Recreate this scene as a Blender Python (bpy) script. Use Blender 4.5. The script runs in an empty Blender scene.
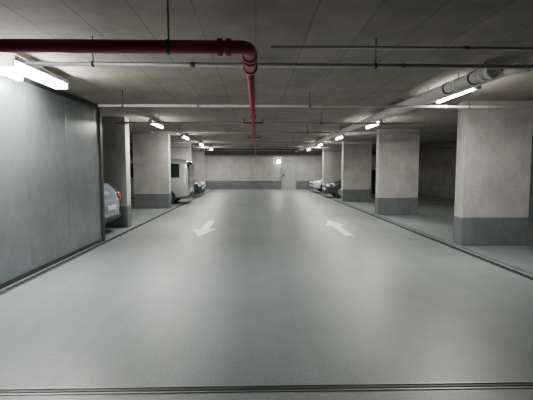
import bpy, bmesh, math, random
from mathutils import Vector, Matrix
random.seed(4)
S=bpy.context.scene
H_CEIL=2.80
Y0,Y1=-4.0,30.7
XL,XR=-8.9,9.8

# ---------------- materials ----------------
def newmat(name):
    m=bpy.data.materials.new(name); m.use_nodes=True
    nt=m.node_tree; b=nt.nodes['Principled BSDF']
    return m,nt,b
def plain(name,col,rough=.5,metal=0,emit=None,es=0,coat=0):
    m,nt,b=newmat(name)
    b.inputs['Base Color'].default_value=(*col,1); b.inputs['Roughness'].default_value=rough
    b.inputs['Metallic'].default_value=metal
    b.inputs['Coat Weight'].default_value=coat
    if emit: 
        b.inputs['Emission Color'].default_value=(*emit,1); b.inputs['Emission Strength'].default_value=es
    n=nt.nodes.new('ShaderNodeTexNoise'); n.inputs['Scale'].default_value=25
    tc=nt.nodes.new('ShaderNodeTexCoord'); nt.links.new(tc.outputs['Object'],n.inputs['Vector'])
    r=nt.nodes.new('ShaderNodeMapRange'); r.inputs['To Min'].default_value=max(.02,rough-.06); r.inputs['To Max'].default_value=min(1,rough+.06)
    nt.links.new(n.outputs['Fac'],r.inputs['Value']); nt.links.new(r.outputs[0],b.inputs['Roughness'])
    return m
def noise(nt,vec,scale,detail=6,rough=.6,vscale=None):
    n=nt.nodes.new('ShaderNodeTexNoise'); n.inputs['Scale'].default_value=scale
    n.inputs['Detail'].default_value=detail; n.inputs['Roughness'].default_value=rough
    if vscale:
        mp=nt.nodes.new('ShaderNodeMapping'); mp.inputs['Scale'].default_value=vscale
        nt.links.new(vec,mp.inputs['Vector']); vec=mp.outputs[0]
    nt.links.new(vec,n.inputs['Vector']); return n.outputs['Fac']
def ramp(nt,fac,stops):
    r=nt.nodes.new('ShaderNodeValToRGB')
    e=r.color_ramp.elements
    while len(e)<len(stops): e.new(.5)
    for i,(p,c) in enumerate(stops):
        e[i].position=p; e[i].color=(*c,1) if len(c)==3 else c
    nt.links.new(fac,r.inputs['Fac']); return r.outputs['Color']
def mix(nt,a,b,f,mode='MIX'):
    m=nt.nodes.new('ShaderNodeMix'); m.data_type='RGBA'; m.blend_type=mode
    for sock,v in ((m.inputs[6],a),(m.inputs[7],b)):
        if isinstance(v,tuple): sock.default_value=(*v,1)
        else: nt.links.new(v,sock)
    if isinstance(f,float): m.inputs[0].default_value=f
    else: nt.links.new(f,m.inputs[0])
    return m.outputs[2]
def bump(nt,b,h,strength=.2,dist=.01):
    bp=nt.nodes.new('ShaderNodeBump'); bp.inputs['Strength'].default_value=strength; bp.inputs['Distance'].default_value=dist
    nt.links.new(h,bp.inputs['Height']); nt.links.new(bp.outputs[0],b.inputs['Normal'])
def gpos(nt):
    g=nt.nodes.new('ShaderNodeNewGeometry'); return g.outputs['Position']

def mat_floor():
    m,nt,b=newmat('floor_epoxy_concrete'); p=gpos(nt)
    c=ramp(nt,noise(nt,p,.5,8,.6),[(.3,(.185,.205,.212)),(.7,(.25,.272,.279))])
    sp=ramp(nt,noise(nt,p,45,5,.75),[(.3,(.66,.66,.66)),(.7,(1.22,1.22,1.22))])
    c=mix(nt,c,sp,1.0,'MULTIPLY')
    tr=ramp(nt,noise(nt,p,1.0,4,.6,(1.4,.12,1)),[(.35,(.84,.84,.84)),(.65,(1.08,1.08,1.08))])
    c=mix(nt,c,tr,1.0,'MULTIPLY')
    nt.links.new(c,b.inputs['Base Color'])
    b.inputs['Specular IOR Level'].default_value=.7
    r=nt.nodes.new('ShaderNodeMapRange'); r.inputs['To Min'].default_value=.33; r.inputs['To Max'].default_value=.50
    nt.links.new(noise(nt,p,3,6,.6),r.inputs['Value']); nt.links.new(r.outputs[0],b.inputs['Roughness'])
    bump(nt,b,noise(nt,p,70,3,.6),.3,.004)
    return m
def mat_ceiling():
    m,nt,b=newmat('ceiling_board_concrete'); p=gpos(nt)
    mp=nt.nodes.new('ShaderNodeMapping'); mp.inputs['Rotation'].default_value=(0,0,math.pi/2)
    nt.links.new(p,mp.inputs['Vector'])
    br=nt.nodes.new('ShaderNodeTexBrick'); nt.links.new(mp.outputs[0],br.inputs['Vector'])
    br.inputs['Scale'].default_value=1; br.inputs['Brick Width'].default_value=2.5; br.inputs['Row Height'].default_value=.5
    br.inputs['Mortar Size'].default_value=.010; br.inputs['Mortar Smooth'].default_value=.4
    br.offset=0
    br.inputs['Color1'].default_value=(.285,.266,.22,1); br.inputs['Color2'].default_value=(.32,.298,.248,1); br.inputs['Mortar'].default_value=(.215,.198,.162,1)
    s=ramp(nt,noise(nt,p,1.1,8,.65),[(.3,(.74,.74,.74)),(.7,(1.12,1.1,1.08))])
    c=mix(nt,br.outputs['Color'],s,1.0,'MULTIPLY')
    s=ramp(nt,noise(nt,p,3,6,.7),[(.35,(.88,.88,.88)),(.65,(1.08,1.08,1.08))])
    c=mix(nt,c,s,1.0,'MULTIPLY')
    nt.links.new(c,b.inputs['Base Color']); b.inputs['Roughness'].default_value=.85
    bump(nt,b,br.outputs['Fac'],.25,-.008)
    return m
def mat_concrete(name,a,bb):
    m,nt,b=newmat(name); p=gpos(nt)
    c=ramp(nt,noise(nt,p,1.8,8,.65),[(.3,a),(.7,bb)])
    s=ramp(nt,noise(nt,p,2.5,6,.7,(1,1,.7)),[(.35,(.82,.82,.82)),(.65,(1.07,1.07,1.07))])
    c=mix(nt,c,s,1.0,'MULTIPLY')
    v=nt.nodes.new('ShaderNodeTexVoronoi'); v.inputs['Scale'].default_value=7; nt.links.new(p,v.inputs['Vector'])
    h=ramp(nt,v.outputs['Distance'],[(.03,(.7,.7,.7)),(.06,(1,1,1))])
    c=mix(nt,c,h,1.0,'MULTIPLY')
    nt.links.new(c,b.inputs['Base Color']); b.inputs['Roughness'].default_value=.8
    bump(nt,b,noise(nt,p,30,5,.6),.2,.005)
    return m
def mat_metalwall():
    m,nt,b=newmat('galvanised_sheet'); p=gpos(nt)
    c=ramp(nt,noise(nt,p,7,6,.6),[(.3,(.23,.265,.27)),(.7,(.28,.315,.325))])
    s=ramp(nt,noise(nt,p,.9,6,.6),[(.3,(.76,.77,.78)),(.7,(1.08,1.08,1.08))])
    c=mix(nt,c,s,1.0,'MULTIPLY')
    nt.links.new(c,b.inputs['Base Color']); b.inputs['Metallic'].default_value=.55; b.inputs['Roughness'].default_value=.32
    bump(nt,b,noise(nt,p,1.2,2,.5),.2,.03)
    return m
M_FLOOR=mat_floor(); M_CEIL=mat_ceiling()
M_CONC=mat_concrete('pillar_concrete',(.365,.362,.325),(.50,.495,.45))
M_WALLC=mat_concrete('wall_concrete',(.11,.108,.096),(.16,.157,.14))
M_BAND=mat_concrete('grey_base_paint',(.12,.135,.137),(.165,.18,.182))
M_METAL=mat_metalwall()
M_DARKM=plain('dark_metal',(.05,.055,.055),.5,.6)
M_BLACK=plain('black_gap',(.012,.012,.012),.9)
M_RED=plain('red_pipe_paint',(.30,.024,.05),.4)
M_GALV=plain('galvanised_pipe',(.30,.31,.30),.4,.6)
M_CREAM=plain('cream_pipe',(.38,.36,.31),.5)
M_PVC=plain('pvc_pipe',(.64,.62,.57),.45)
M_WHITE=plain('white_marking',(.95,.95,.93),.42)
M_LINE=plain('worn_line_marking',(.38,.38,.37),.6)
M_HOUS=plain('lamp_housing',(.75,.75,.73),.4)
M_TUBE=plain('fluorescent_tube',(1,1,1),.4,0,(1,.985,.92),80)
M_TUBEN=plain('fluorescent_tube_new',(1,1,1),.4,0,(1,.99,.95),230)
M_DOOR=plain('door_paint',(.36,.37,.35),.5)
M_TYRE=plain('tyre_rubber',(.02,.02,.02),.85)
M_RIM=plain('alloy_rim',(.5,.5,.52),.3,.9)
M_GLASS=plain('car_glass',(.015,.02,.022),.08,0,coat=.5)
M_LENS=plain('headlight_lens',(.75,.78,.8),.12,.2,coat=1)
M_TAIL=plain('tail_light',(.35,.01,.01),.2,coat=1)
M_PLATE=plain('number_plate',(.8,.8,.78),.4)
M_TRIM=plain('black_trim',(.03,.03,.03),.6)

# ---------------- mesh builder ----------------
class B:
    def __init__(s): s.bm=bmesh.new(); s.mats=[]
    def mi(s,m):
        if m not in s.mats: s.mats.append(m)
        return s.mats.index(m)
    def box(s,x0,x1,y0,y1,z0,z1,m,bev=0):
        r=bmesh.ops.create_cube(s.bm,size=1)
        vs=r['verts']
        for v in vs:
            v.co=Vector(((x0+x1)/2+v.co.x*(x1-x0),(y0+y1)/2+v.co.y*(y1-y0),(z0+z1)/2+v.co.z*(z1-z0)))
        fs=set(f for v in vs for f in v.link_faces); i=s.mi(m)
        for f in fs: f.material_index=i
        if bev:
            es=list(set(e for v in vs for e in v.link_edges))
            r=bmesh.ops.bevel(s.bm,geom=es,offset=bev,segments=2,affect='EDGES',profile=.5)
            for f in r['faces']: f.material_index=i
    def sweep(s,pts,r,m,seg=14,bend=0):
        P=[Vector(p) for p in pts]
        if bend:
            Q=[P[0]]
            for k in range(1,len(P)-1):
                a=(P[k-1]-P[k]).normalized(); c=(P[k+1]-P[k]).normalized()
                p0=P[k]+a*bend; p1=P[k]+c*bend
                for t in [0,.2,.4,.6,.8,1]:
                    Q.append(p0.lerp(P[k],t).lerp(P[k].lerp(p1,t),t))
            Q.append(P[-1]); P=Q
        i=s.mi(m); rings=[]; n=None
        for k,p in enumerate(P):
            if k==0: t=P[1]-P[0]
            elif k==len(P)-1: t=P[-1]-P[-2]
            else: t=(P[k+1]-P[k]).normalized()+(P[k]-P[k-1]).normalized()
            t.normalize()
            if n is None:
                n=t.orthogonal().normalized()
            n=(n-t*n.dot(t)).normalized(); bn=t.cross(n)
            rings.append([s.bm.verts.new(p+(n*math.cos(2*math.pi*j/seg)+bn*math.sin(2*math.pi*j/seg))*r) for j in range(seg)])
        for a,b in zip(rings,rings[1:]):
            for j in range(seg):
                f=s.bm.faces.new((a[j],a[(j+1)%seg],b[(j+1)%seg],b[j])); f.material_index=i; f.smooth=True
        f=s.bm.faces.new(rings[0][::-1]); f.material_index=i
        f=s.bm.faces.new(rings[-1]); f.material_index=i
    def ball(s,c,sc,m,seg=16):
        r=bmesh.ops.create_uvsphere(s.bm,u_segments=seg,v_segments=seg//2,radius=1)
        i=s.mi(m)
        for v in r['verts']:
            v.co=Vector((c[0]+v.co.x*sc[0],c[1]+v.co.y*sc[1],c[2]+v.co.z*sc[2]))
            for f in v.link_faces: f.material_index=i; f.smooth=True
    def poly(s,pts,m):
        f=s.bm.faces.new([s.bm.verts.new(p) for p in pts]); f.material_index=s.mi(m)
    def done(s,name,parent=None,loc=None):
        me=bpy.data.meshes.new(name); bmesh.ops.recalc_face_normals(s.bm,faces=s.bm.faces)
        s.bm.to_mesh(me); s.bm.free()
        for m in s.mats: me.materials.append(m)
        o=bpy.data.objects.new(name,me); S.collection.objects.link(o)
        if parent: o.parent=parent
        if loc: o.location=loc
        return o

# ---------------- shell ----------------
b=B(); b.box(XL,XR,Y0,Y1,-.2,0,M_FLOOR); b.done('floor')
b=B(); b.box(XL,XR,Y0,Y1,H_CEIL,H_CEIL+.25,M_CEIL); b.done('ceiling')
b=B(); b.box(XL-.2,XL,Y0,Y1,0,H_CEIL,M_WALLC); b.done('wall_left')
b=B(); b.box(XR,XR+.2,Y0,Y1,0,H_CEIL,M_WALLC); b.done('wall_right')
b=B(); b.box(XL-.2,XR+.2,Y1,Y1+.2,0,H_CEIL,M_CONC); b.done('wall_back')
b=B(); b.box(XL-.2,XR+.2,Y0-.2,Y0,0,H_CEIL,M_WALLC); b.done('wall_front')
b=B(); b.box(XL,XR,Y1-.012,Y1,0,.62,M_BAND); b.done('baseboard_back')
b=B(); b.box(XL,XL+.012,Y0,Y1-.012,0,.58,M_BAND); b.done('baseboard_left')
b=B(); b.box(XR-.012,XR,Y0,Y1-.012,0,.58,M_BAND); b.done('baseboard_right')
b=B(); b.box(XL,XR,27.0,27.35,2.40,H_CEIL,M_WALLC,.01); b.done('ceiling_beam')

# metal partition
b=B()
xw=-3.2
y=-3.9
b.box(xw-.10,xw-.02,-3.9,8.55,.03,2.74,M_METAL)
while y<8.5:
    y2=min(y+1.22,8.52)
    b.box(xw-.02,xw,y+.004,y2-.004,.06,2.70,M_METAL,.002)
    y+=1.22
b.box(xw-.11,xw+.02,-3.9,8.58,2.70,2.76,M_DARKM)
b.box(xw-.11,xw+.015,-3.9,8.58,0.0,.06,M_DARKM)
b.box(xw-.12,xw+.03,8.52,8.64,0,2.78,M_DARKM,.005)
b.done('wall_metal_partition')

# pillars
def pillar(x0,x1,y,t=.32):
    b=B()
    b.box(x0,x1,y,y+t,0,H_CEIL,M_CONC,.012)
    b.box(x0-.006,x1+.006,y-.006,y+t+.006,.0,.56,M_BAND,.01)
    for z in (1.15,2.1):
        for xx in (x0+.3,x1-.3):
            b.sweep([(xx,y-.002,z),(xx,y+.004,z)],.012,M_BAND,10)
    b.done('concrete_pillar')
for y in (2.3,7.82,13.3,18.8,24.3): pillar(4.0,5.32,y)
for y in (10.5,15.6,20.9,26.2): pillar(-4.62,-3.28,y)

def drain(x0,x1,name,ya=Y0+.05,yb=Y1-.1):
    b=B()
    b.box(x0,x1,ya,yb,0,.006,M_BLACK)
    b.box(x0-.015,x0,ya,yb,0,.010,M_DARKM); b.box(x1,x1+.015,ya,yb,0,.010,M_GALV)
    y=ya
    while y<yb:
        b.box(x0,x1,y,y+.03,.006,.009,M_DARKM); y+=.14
    b.done(name)
drain(3.74,3.82,'floor_drain_channel'); drain(-3.12,-3.03,'floor_drain_channel')
b=B(); b.box(3.90,3.96,Y0+.1,Y1-.2,0,.03,M_BAND,.005); b.done('trim_kerb')
b=B()
b.box(-2.95,3.7,2.66,2.672,0,.006,M_GALV); b.box(-2.95,3.7,2.672,2.73,0,.003,M_BLACK); b.box(-2.95,3.7,2.73,2.742,0,.006,M_GALV)
b.box(-2.95,3.7,2.69,2.71,.003,.006,M_DARKM)
b.done('trim_expansion_joint')
b=B()
for y in (5.4,10.9,16.3,21.8,27.2):
    b.box(5.5,9.5,y,y+.1,0,.003,M_LINE)
for y in (13.2,18.4,23.7,28.5):
    b.box(-8.6,-4.8,y,y+.1,0,.003,M_LINE)
b.done('parking_bay_lines')

def arrow(x,ya,yb,d):
    b=B(); w=.10; hw=.28; hl=1.2
    if d>0: s0,s1,tip=ya,yb-hl,yb
    else: s0,s1,tip=yb,ya+hl,ya
    z=.004
    b.poly([(x-w,s0,z),(x+w,s0,z),(x+w,s1,z),(x+hw,s1,z),(x,tip,z),(x-hw,s1,z),(x-w,s1,z)],M_WHITE)
    b.done('floor_arrow_marking')
arrow(-1.28,9.0,11.9,-1); arrow(2.1,9.1,11.9,1)

# ---------------- pipes ----------------
HT=H_CEIL-.003
b=B()
zr=2.45; xr=-.05; yr=3.3
b.sweep([(-3.17,yr,zr),(xr,yr,zr),(xr,4.0,zr)],.052,M_RED,20,.09)
b.sweep([(xr,3.95,zr),(xr,26.5,zr)],.036,M_RED,16)
for y in (3.5,3.62,3.92,7.6,11,15,19,23): b.sweep([(xr,y,zr),(xr,y+.05,zr)],.066 if y<5 else .05,M_RED,18)
for x in (-2.2,-.30,-.23): b.sweep([(x,yr,zr),(x+.04,yr,zr)],.068,M_RED,18)
for y in (8.6,12.6,17.2,20.9,24.2):
    b.sweep([(xr-.2,y,zr),(xr+.2,y,zr)],.018,M_RED,10)
    for x in (xr-.19,xr+.19):
        b.sweep([(x,y,zr),(x,y,zr+.08)],.012,M_RED,8); b.sweep([(x,y,zr+.08),(x,y,zr+.09)],.03,M_GALV,10)
for x in (-2.07,-.68): b.sweep([(x,yr,zr),(x,yr,HT)],.007,M_DARKM,8); b.sweep([(x-.012,yr,zr),(x+.012,yr,zr)],.057,M_DARKM,16)
for y in (4.7,8,12.3,16,20,24.6): b.sweep([(xr,y,zr),(xr,y,HT)],.007,M_DARKM,8)
b.done('sprinkler_pipe')

def crosspipe(name,y,z,x0,x1,r,m,hang):
    b=B(); b.sweep([(x0,y,z),(x1,y,z)],r,m,12)
    for x in hang:
        b.sweep([(x,y,z),(x,y,HT)],.006,M_DARKM,8)
        b.sweep([(x-.012,y,z),(x+.012,y,z)],r+.008,M_DARKM,12)
    x=x0+1.6
    while x<x1: b.sweep([(x,y,z),(x+.05,y,z)],r+.006,m,12); x+=2.1
    b.done(name)
crosspipe('conduit_pipe',4.17,2.53,-2.25,9.7,.021,M_GALV,(-1.6,1.2,4.2,7))
crosspipe('conduit_pipe',3.45,2.50,.12,9.7,.013,M_GALV,(2.6,6))
crosspipe('ceiling_service_pipe',6.94,2.545,-2.6,9.7,.022,M_CREAM,(-2.2,.9,3.6,7))
crosspipe('ceiling_service_pipe',9.5,2.545,-3.2,3.9,.022,M_CREAM,(-2.2,1.5))
crosspipe('ceiling_service_pipe',12.0,2.545,-4.6,9.7,.022,M_GALV,(-2.2,1.5))
crosspipe('ceiling_service_pipe',16.6,2.545,-8.6,9.7,.022,M_CREAM,(-2.2,1.5))
crosspipe('ceiling_service_pipe',20.3,2.545,-8.6,9.7,.022,M_GALV,(-2.2,1.5))
crosspipe('ceiling_service_pipe',23.6,2.545,-8.6,9.7,.022,M_CREAM,(-2.2,1.5))
b=B()
zp=2.655
b.sweep([(2.80,4.9,zp),(2.70,7.2,zp),(2.62,26.9,zp)],.075,M_PVC,20)
b.sweep([(3.12,4.7,zp),(2.97,4.7,zp),(2.96,5.4,zp),(2.88,9.2,zp)],.055,M_PVC,18,.08)
b.sweep([(3.05,4.7,zp),(3.6,4.7,zp)],.055,M_PVC,16)
for y in (5.0,5.6,6.5,7.6,8.3,10.4,13,15.5,18,21,24): 
    x=2.80-.10*(y-4.9)/2.3 if y<7.2 else 2.70-.08*(y-7.2)/19.7
    b.sweep([(x,y,zp),(x,y+.09,zp)],.083,M_PVC,18)
    b.sweep([(x,y+.04,zp),(x,y+.04,HT)],.007,M_DARKM,8)
for y in (5.25,5.9):
    x=2.80-.10*(y-4.9)/2.3
    b.sweep([(x,y,zp),(x,y+.03,zp)],.086,M_DARKM,18)
b.sweep([(2.80,4.86,zp),(2.80,4.94,zp)],.085,M_PVC,18)
b.done('drainage_pipe')

# ---------------- luminaires ----------------
WARM=(1,.985,.92)
def lamp(x,y,L=1.25,power=40,twin=False,tm=None):
    p=bpy.data.objects.new('fluorescent_ceiling_light',None); S.collection.objects.link(p); p.location=(x,y,2.64)
    b=B(); w=.11 if twin else .05
    b.box(-w,w,-L/2,L/2,.045,.10,M_HOUS,.008)
    b.box(-w*.9,w*.9,-L/2-.01,-L/2+.02,-.02,.05,M_HOUS,.003); b.box(-w*.9,w*.9,L/2-.02,L/2+.01,-.02,.05,M_HOUS,.003)
    b.sweep([(0,-L*.3,.10),(0,-L*.3,.157)],.01,M_DARKM,8); b.sweep([(0,L*.3,.10),(0,L*.3,.157)],.01,M_DARKM,8)
    b.done('housing',p)
    b=B()
    for dx in ((-.06,.06) if twin else (0,)):
        b.sweep([(dx,-L/2+.02,.01),(dx,L/2-.02,.01)],.026,tm or M_TUBE,12)
    b.done('tube',p)
    ld=bpy.data.lights.new('lamp_light','AREA'); ld.shape='RECTANGLE'; ld.size=.08; ld.size_y=L*.95; ld.energy=power; ld.color=WARM
    lo=bpy.data.objects.new('lamp_light',ld); S.collection.objects.link(lo); lo.parent=p; lo.location=(0,0,-.022)
lamp(-2.74,5.3,1.3,15,True,M_TUBEN); lamp(-3.02,4.8,1.25,12,False,M_TUBEN)
for y in (11.0,15.4,19.8,24.2,28.6): lamp(-2.62,y,1.25,76)
for y in (6.42,10.9,15.3,19.8,24.2,28.6): lamp(3.12,y,1.25,62 if y<7 else 76)

# back wall: door, wall lamp
b=B()
x0=1.95;x1=2.95;yy=Y1-.012
b.box(x0,x1,yy-.03,yy,0,2.05,M_DOOR,.005)
b.box(x0-.08,x0,yy-.05,yy,0,2.13,M_GALV,.005); b.box(x1,x1+.08,yy-.05,yy,0,2.13,M_GALV,.005); b.box(x0-.08,x1+.08,yy-.05,yy,2.05,2.13,M_GALV,.005)
b.sweep([(x0+.1,yy-.03,1.02),(x0+.1,yy-.08,1.02),(x0+.24,yy-.08,1.02)],.012,M_DARKM,8)
b.box(x0+.06,x0+.14,yy-.036,yy-.03,.92,1.12,M_DARKM)
b.done('door_1')
b=B()
b.sweep([(1.7,Y1-.06,2.05),(1.7,Y1,2.05)],.17,M_HOUS,24); b.ball((1.7,Y1-.08,2.05),(.145,.09,.145),M_TUBE)
b.done('wall_lamp')
b=B(); b.box(-4.2,4.0,27.42,27.48,2.30,2.39,M_CREAM,.005) 
for x in (-4.15,-2,0,2,3.95): b.sweep([(x,27.45,2.39),(x,27.45,HT)],.01,M_GALV,8)
b.done('height_limit_bar')

# ---------------- cars ----------------
HATCH=[(0,.38,.70,.72,.80,.9),(.015,.25,.90,.94,.92,.9),(.06,.20,.95,1.15,.97,.82),(.14,.19,.95,1.40,1,.77),(.30,.19,.94,1.48,1,.76),
 (.33,.19,.94,1.48,1,.76),(.50,.19,.92,1.47,1,.76),(.60,.19,.91,1.38,1,.76),(.74,.19,.92,.96,1,.86),(.88,.20,.84,.87,.98,.88),(.97,.24,.70,.73,.92,.88),(1,.34,.56,.58,.80,.88)]
SEDAN=[(0,.38,.70,.72,.80,.9),(.015,.27,.92,.95,.92,.9),(.14,.20,.97,1.0,.98,.86),(.27,.19,.95,1.34,1,.78),(.38,.19,.94,1.43,1,.76),
 (.41,.19,.94,1.44,1,.76),(.53,.19,.92,1.42,1,.76),(.60,.19,.91,1.34,1,.76),(.73,.19,.92,.95,1,.86),(.88,.20,.83,.86,.98,.88),(.97,.24,.68,.71,.92,.88),(1,.34,.55,.57,.80,.88)]
VAN=[(0,.38,1.0,1.5,.93,.92),(.01,.28,1.05,1.84,.97,.90),(.04,.22,1.08,1.93,1,.88),(.35,.2,1.08,1.96,1,.88),(.38,.2,1.08,1.96,1,.88),
 (.60,.2,1.06,1.95,1,.88),(.67,.2,1.05,1.88,1,.86),(.80,.2,1.06,1.16,1,.88),(.90,.22,1.0,1.04,.99,.88),(.975,.26,.80,.84,.95,.88),(1,.36,.6,.64,.86,.88)]
def car(name,prof,col,L,W,loc,rot):
    paint=plain(name+'_paint',col,.25,.3,coat=1)
    p=bpy.data.objects.new(name,None); S.collection.objects.link(p); p.location=loc; p.rotation_euler=(0,0,rot)
    bm=bmesh.new(); rings=[]
    for t,zb,be,to,ws,ts in prof:
        w=W/2*ws; x=-L/2+t*L
        half=[(.0,zb),(.82*w,zb),(w*.98,zb+.1),(w,(zb+be)/2+.03),(w*.965,be),(w*ts,be+(to-be)*.88),(w*ts*.82,to),(0,to+.012)]
        pts=half+[(-y,z) for y,z in half[-2:0:-1]]
        rings.append([bm.verts.new((x,y,z)) for y,z in pts])
    n=len(rings[0])
    for k,(a,c) in enumerate(zip(rings,rings[1:])):
        for j in range(n):
            f=bm.faces.new((a[j],a[(j+1)%n],c[(j+1)%n],c[j])); f.smooth=True
            hA=prof[k][3]-prof[k][2]; hC=prof[k+1][3]-prof[k+1][2]
            thin=(prof[k+1][0]-prof[k][0])<.035
            side=j in(4,9); top=j in (5,6,7,8)
            if side and max(hA,hC)>.25 and not thin: f.material_index=1
            if top and abs(prof[k+1][3]-prof[k][3])>.17 and max(hA,hC)>.2 : f.material_index=1
            if j in (0,n-1): f.material_index=2
    bm.faces.new(rings[0][::-1]); bm.faces.new(rings[-1])
    bmesh.ops.recalc_face_normals(bm,faces=bm.faces)
    me=bpy.data.meshes.new('body'); bm.to_mesh(me); bm.free()
    for m in (paint,M_GLASS,M_TRIM): me.materials.append(m)
    o=bpy.data.objects.new('body',me); S.collection.objects.link(o); o.parent=p
    md=o.modifiers.new('s','SUBSURF'); md.levels=2; md.render_levels=2
    i=1; wr=.32
    for wx in (-L*.30,L*.31):
        for sy in (-1,1):
            b=B(); y=sy*W/2
            b.sweep([(wx,y-sy*.24,wr),(wx,y-sy*.01,wr)],wr,M_TYRE,28)
            b.sweep([(wx,y-sy*.03,wr),(wx,y+sy*.004,wr)],.21,M_RIM,24)
            for a in range(5):
                an=a*2*math.pi/5; b.sweep([(wx,y+sy*.006,wr),(wx+.19*math.cos(an),y+sy*.004,wr+.19*math.sin(an))],.02,M_RIM,8)
            b.sweep([(wx,y-sy*.25,wr+.03),(wx,y-sy*.018,wr+.03)],wr+.03,M_TRIM,28)
            b.done('wheel_%d'%i,p); i+=1
    zf=prof[-2][2]-.04; zr=.82 if prof is not VAN else .95
    b=B()
    for sy in (-1,1):
        b.ball((L/2-.13,sy*W*.36,zf-.02),(.12,.17,.085),M_LENS)
        b.ball((-L/2+.07,sy*W*.39,zr),(.08,.11,.13 if prof is not VAN else .25),M_TAIL)
        b.ball((L*.17,sy*(W/2+.08),.98 if prof is not VAN else 1.15),(.07,.1,.07),paint)
        b.box(L*.16,L*.18,min(sy*W*.45,sy*(W/2+.06)),max(sy*W*.45,sy*(W/2+.06)),.93 if prof is not VAN else 1.1,.96 if prof is not VAN else 1.13,M_TRIM)
    b.box(L/2-.10,L/2-.005,-W*.24,W*.24,zf-.13,zf-.03,M_TRIM,.01)
    b.box(L/2-.10,L/2+.005,-W*.34,W*.34,.30,.40,M_TRIM,.015)
    b.box(L/2-.03,L/2+.02,-.26,.26,.43,.53,M_PLATE,.004)
    b.box(-L/2-.02,-L/2+.05,-.26,.26,.56,.66,M_PLATE,.004)
    b.box(-L/2-.005,-L/2+.12,-W*.40,W*.40,.32,.42,M_TRIM,.015)
    if prof is VAN:
        b.box(-L/2-.005,-L/2+.06,-W*.38,W*.38,1.12,1.70,M_GLASS,.02)
    b.done('lights_and_trim',p)
PI=math.pi
car('hatchback_car',HATCH,(.22,.28,.36),4.1,1.66,(-3.33-2.05,9.5,0),PI)
car('minivan',VAN,(.42,.44,.44),4.5,1.80,(-2.85-2.25,18.3,0),PI)
car('sedan_car',SEDAN,(.03,.035,.04),4.4,1.72,(-2.9-2.2,22.6,0),0)
car('sedan_car',SEDAN,(.10,.11,.12),4.4,1.72,(-3.1-2.2,24.9,0),0)
car('hatchback_car',HATCH,(.02,.022,.026),4.1,1.70,(3.6+2.05,21.6,0),PI)
car('sedan_car',SEDAN,(.55,.56,.55),4.4,1.72,(3.5+2.2,26.2,0),PI)

w=bpy.data.worlds.new('world'); S.world=w; w.use_nodes=True
w.node_tree.nodes['Background'].inputs[0].default_value=(.5,.5,.5,1); w.node_tree.nodes['Background'].inputs[1].default_value=.02
cd=bpy.data.cameras.new('camera'); cd.lens=27.7; cd.sensor_width=36; cd.clip_start=.05
co=bpy.data.objects.new('camera',cd); S.collection.objects.link(co)
co.location=(0,0,1.5); co.rotation_euler=(math.radians(90-4.33),0,math.radians(-1.47))
S.camera=co
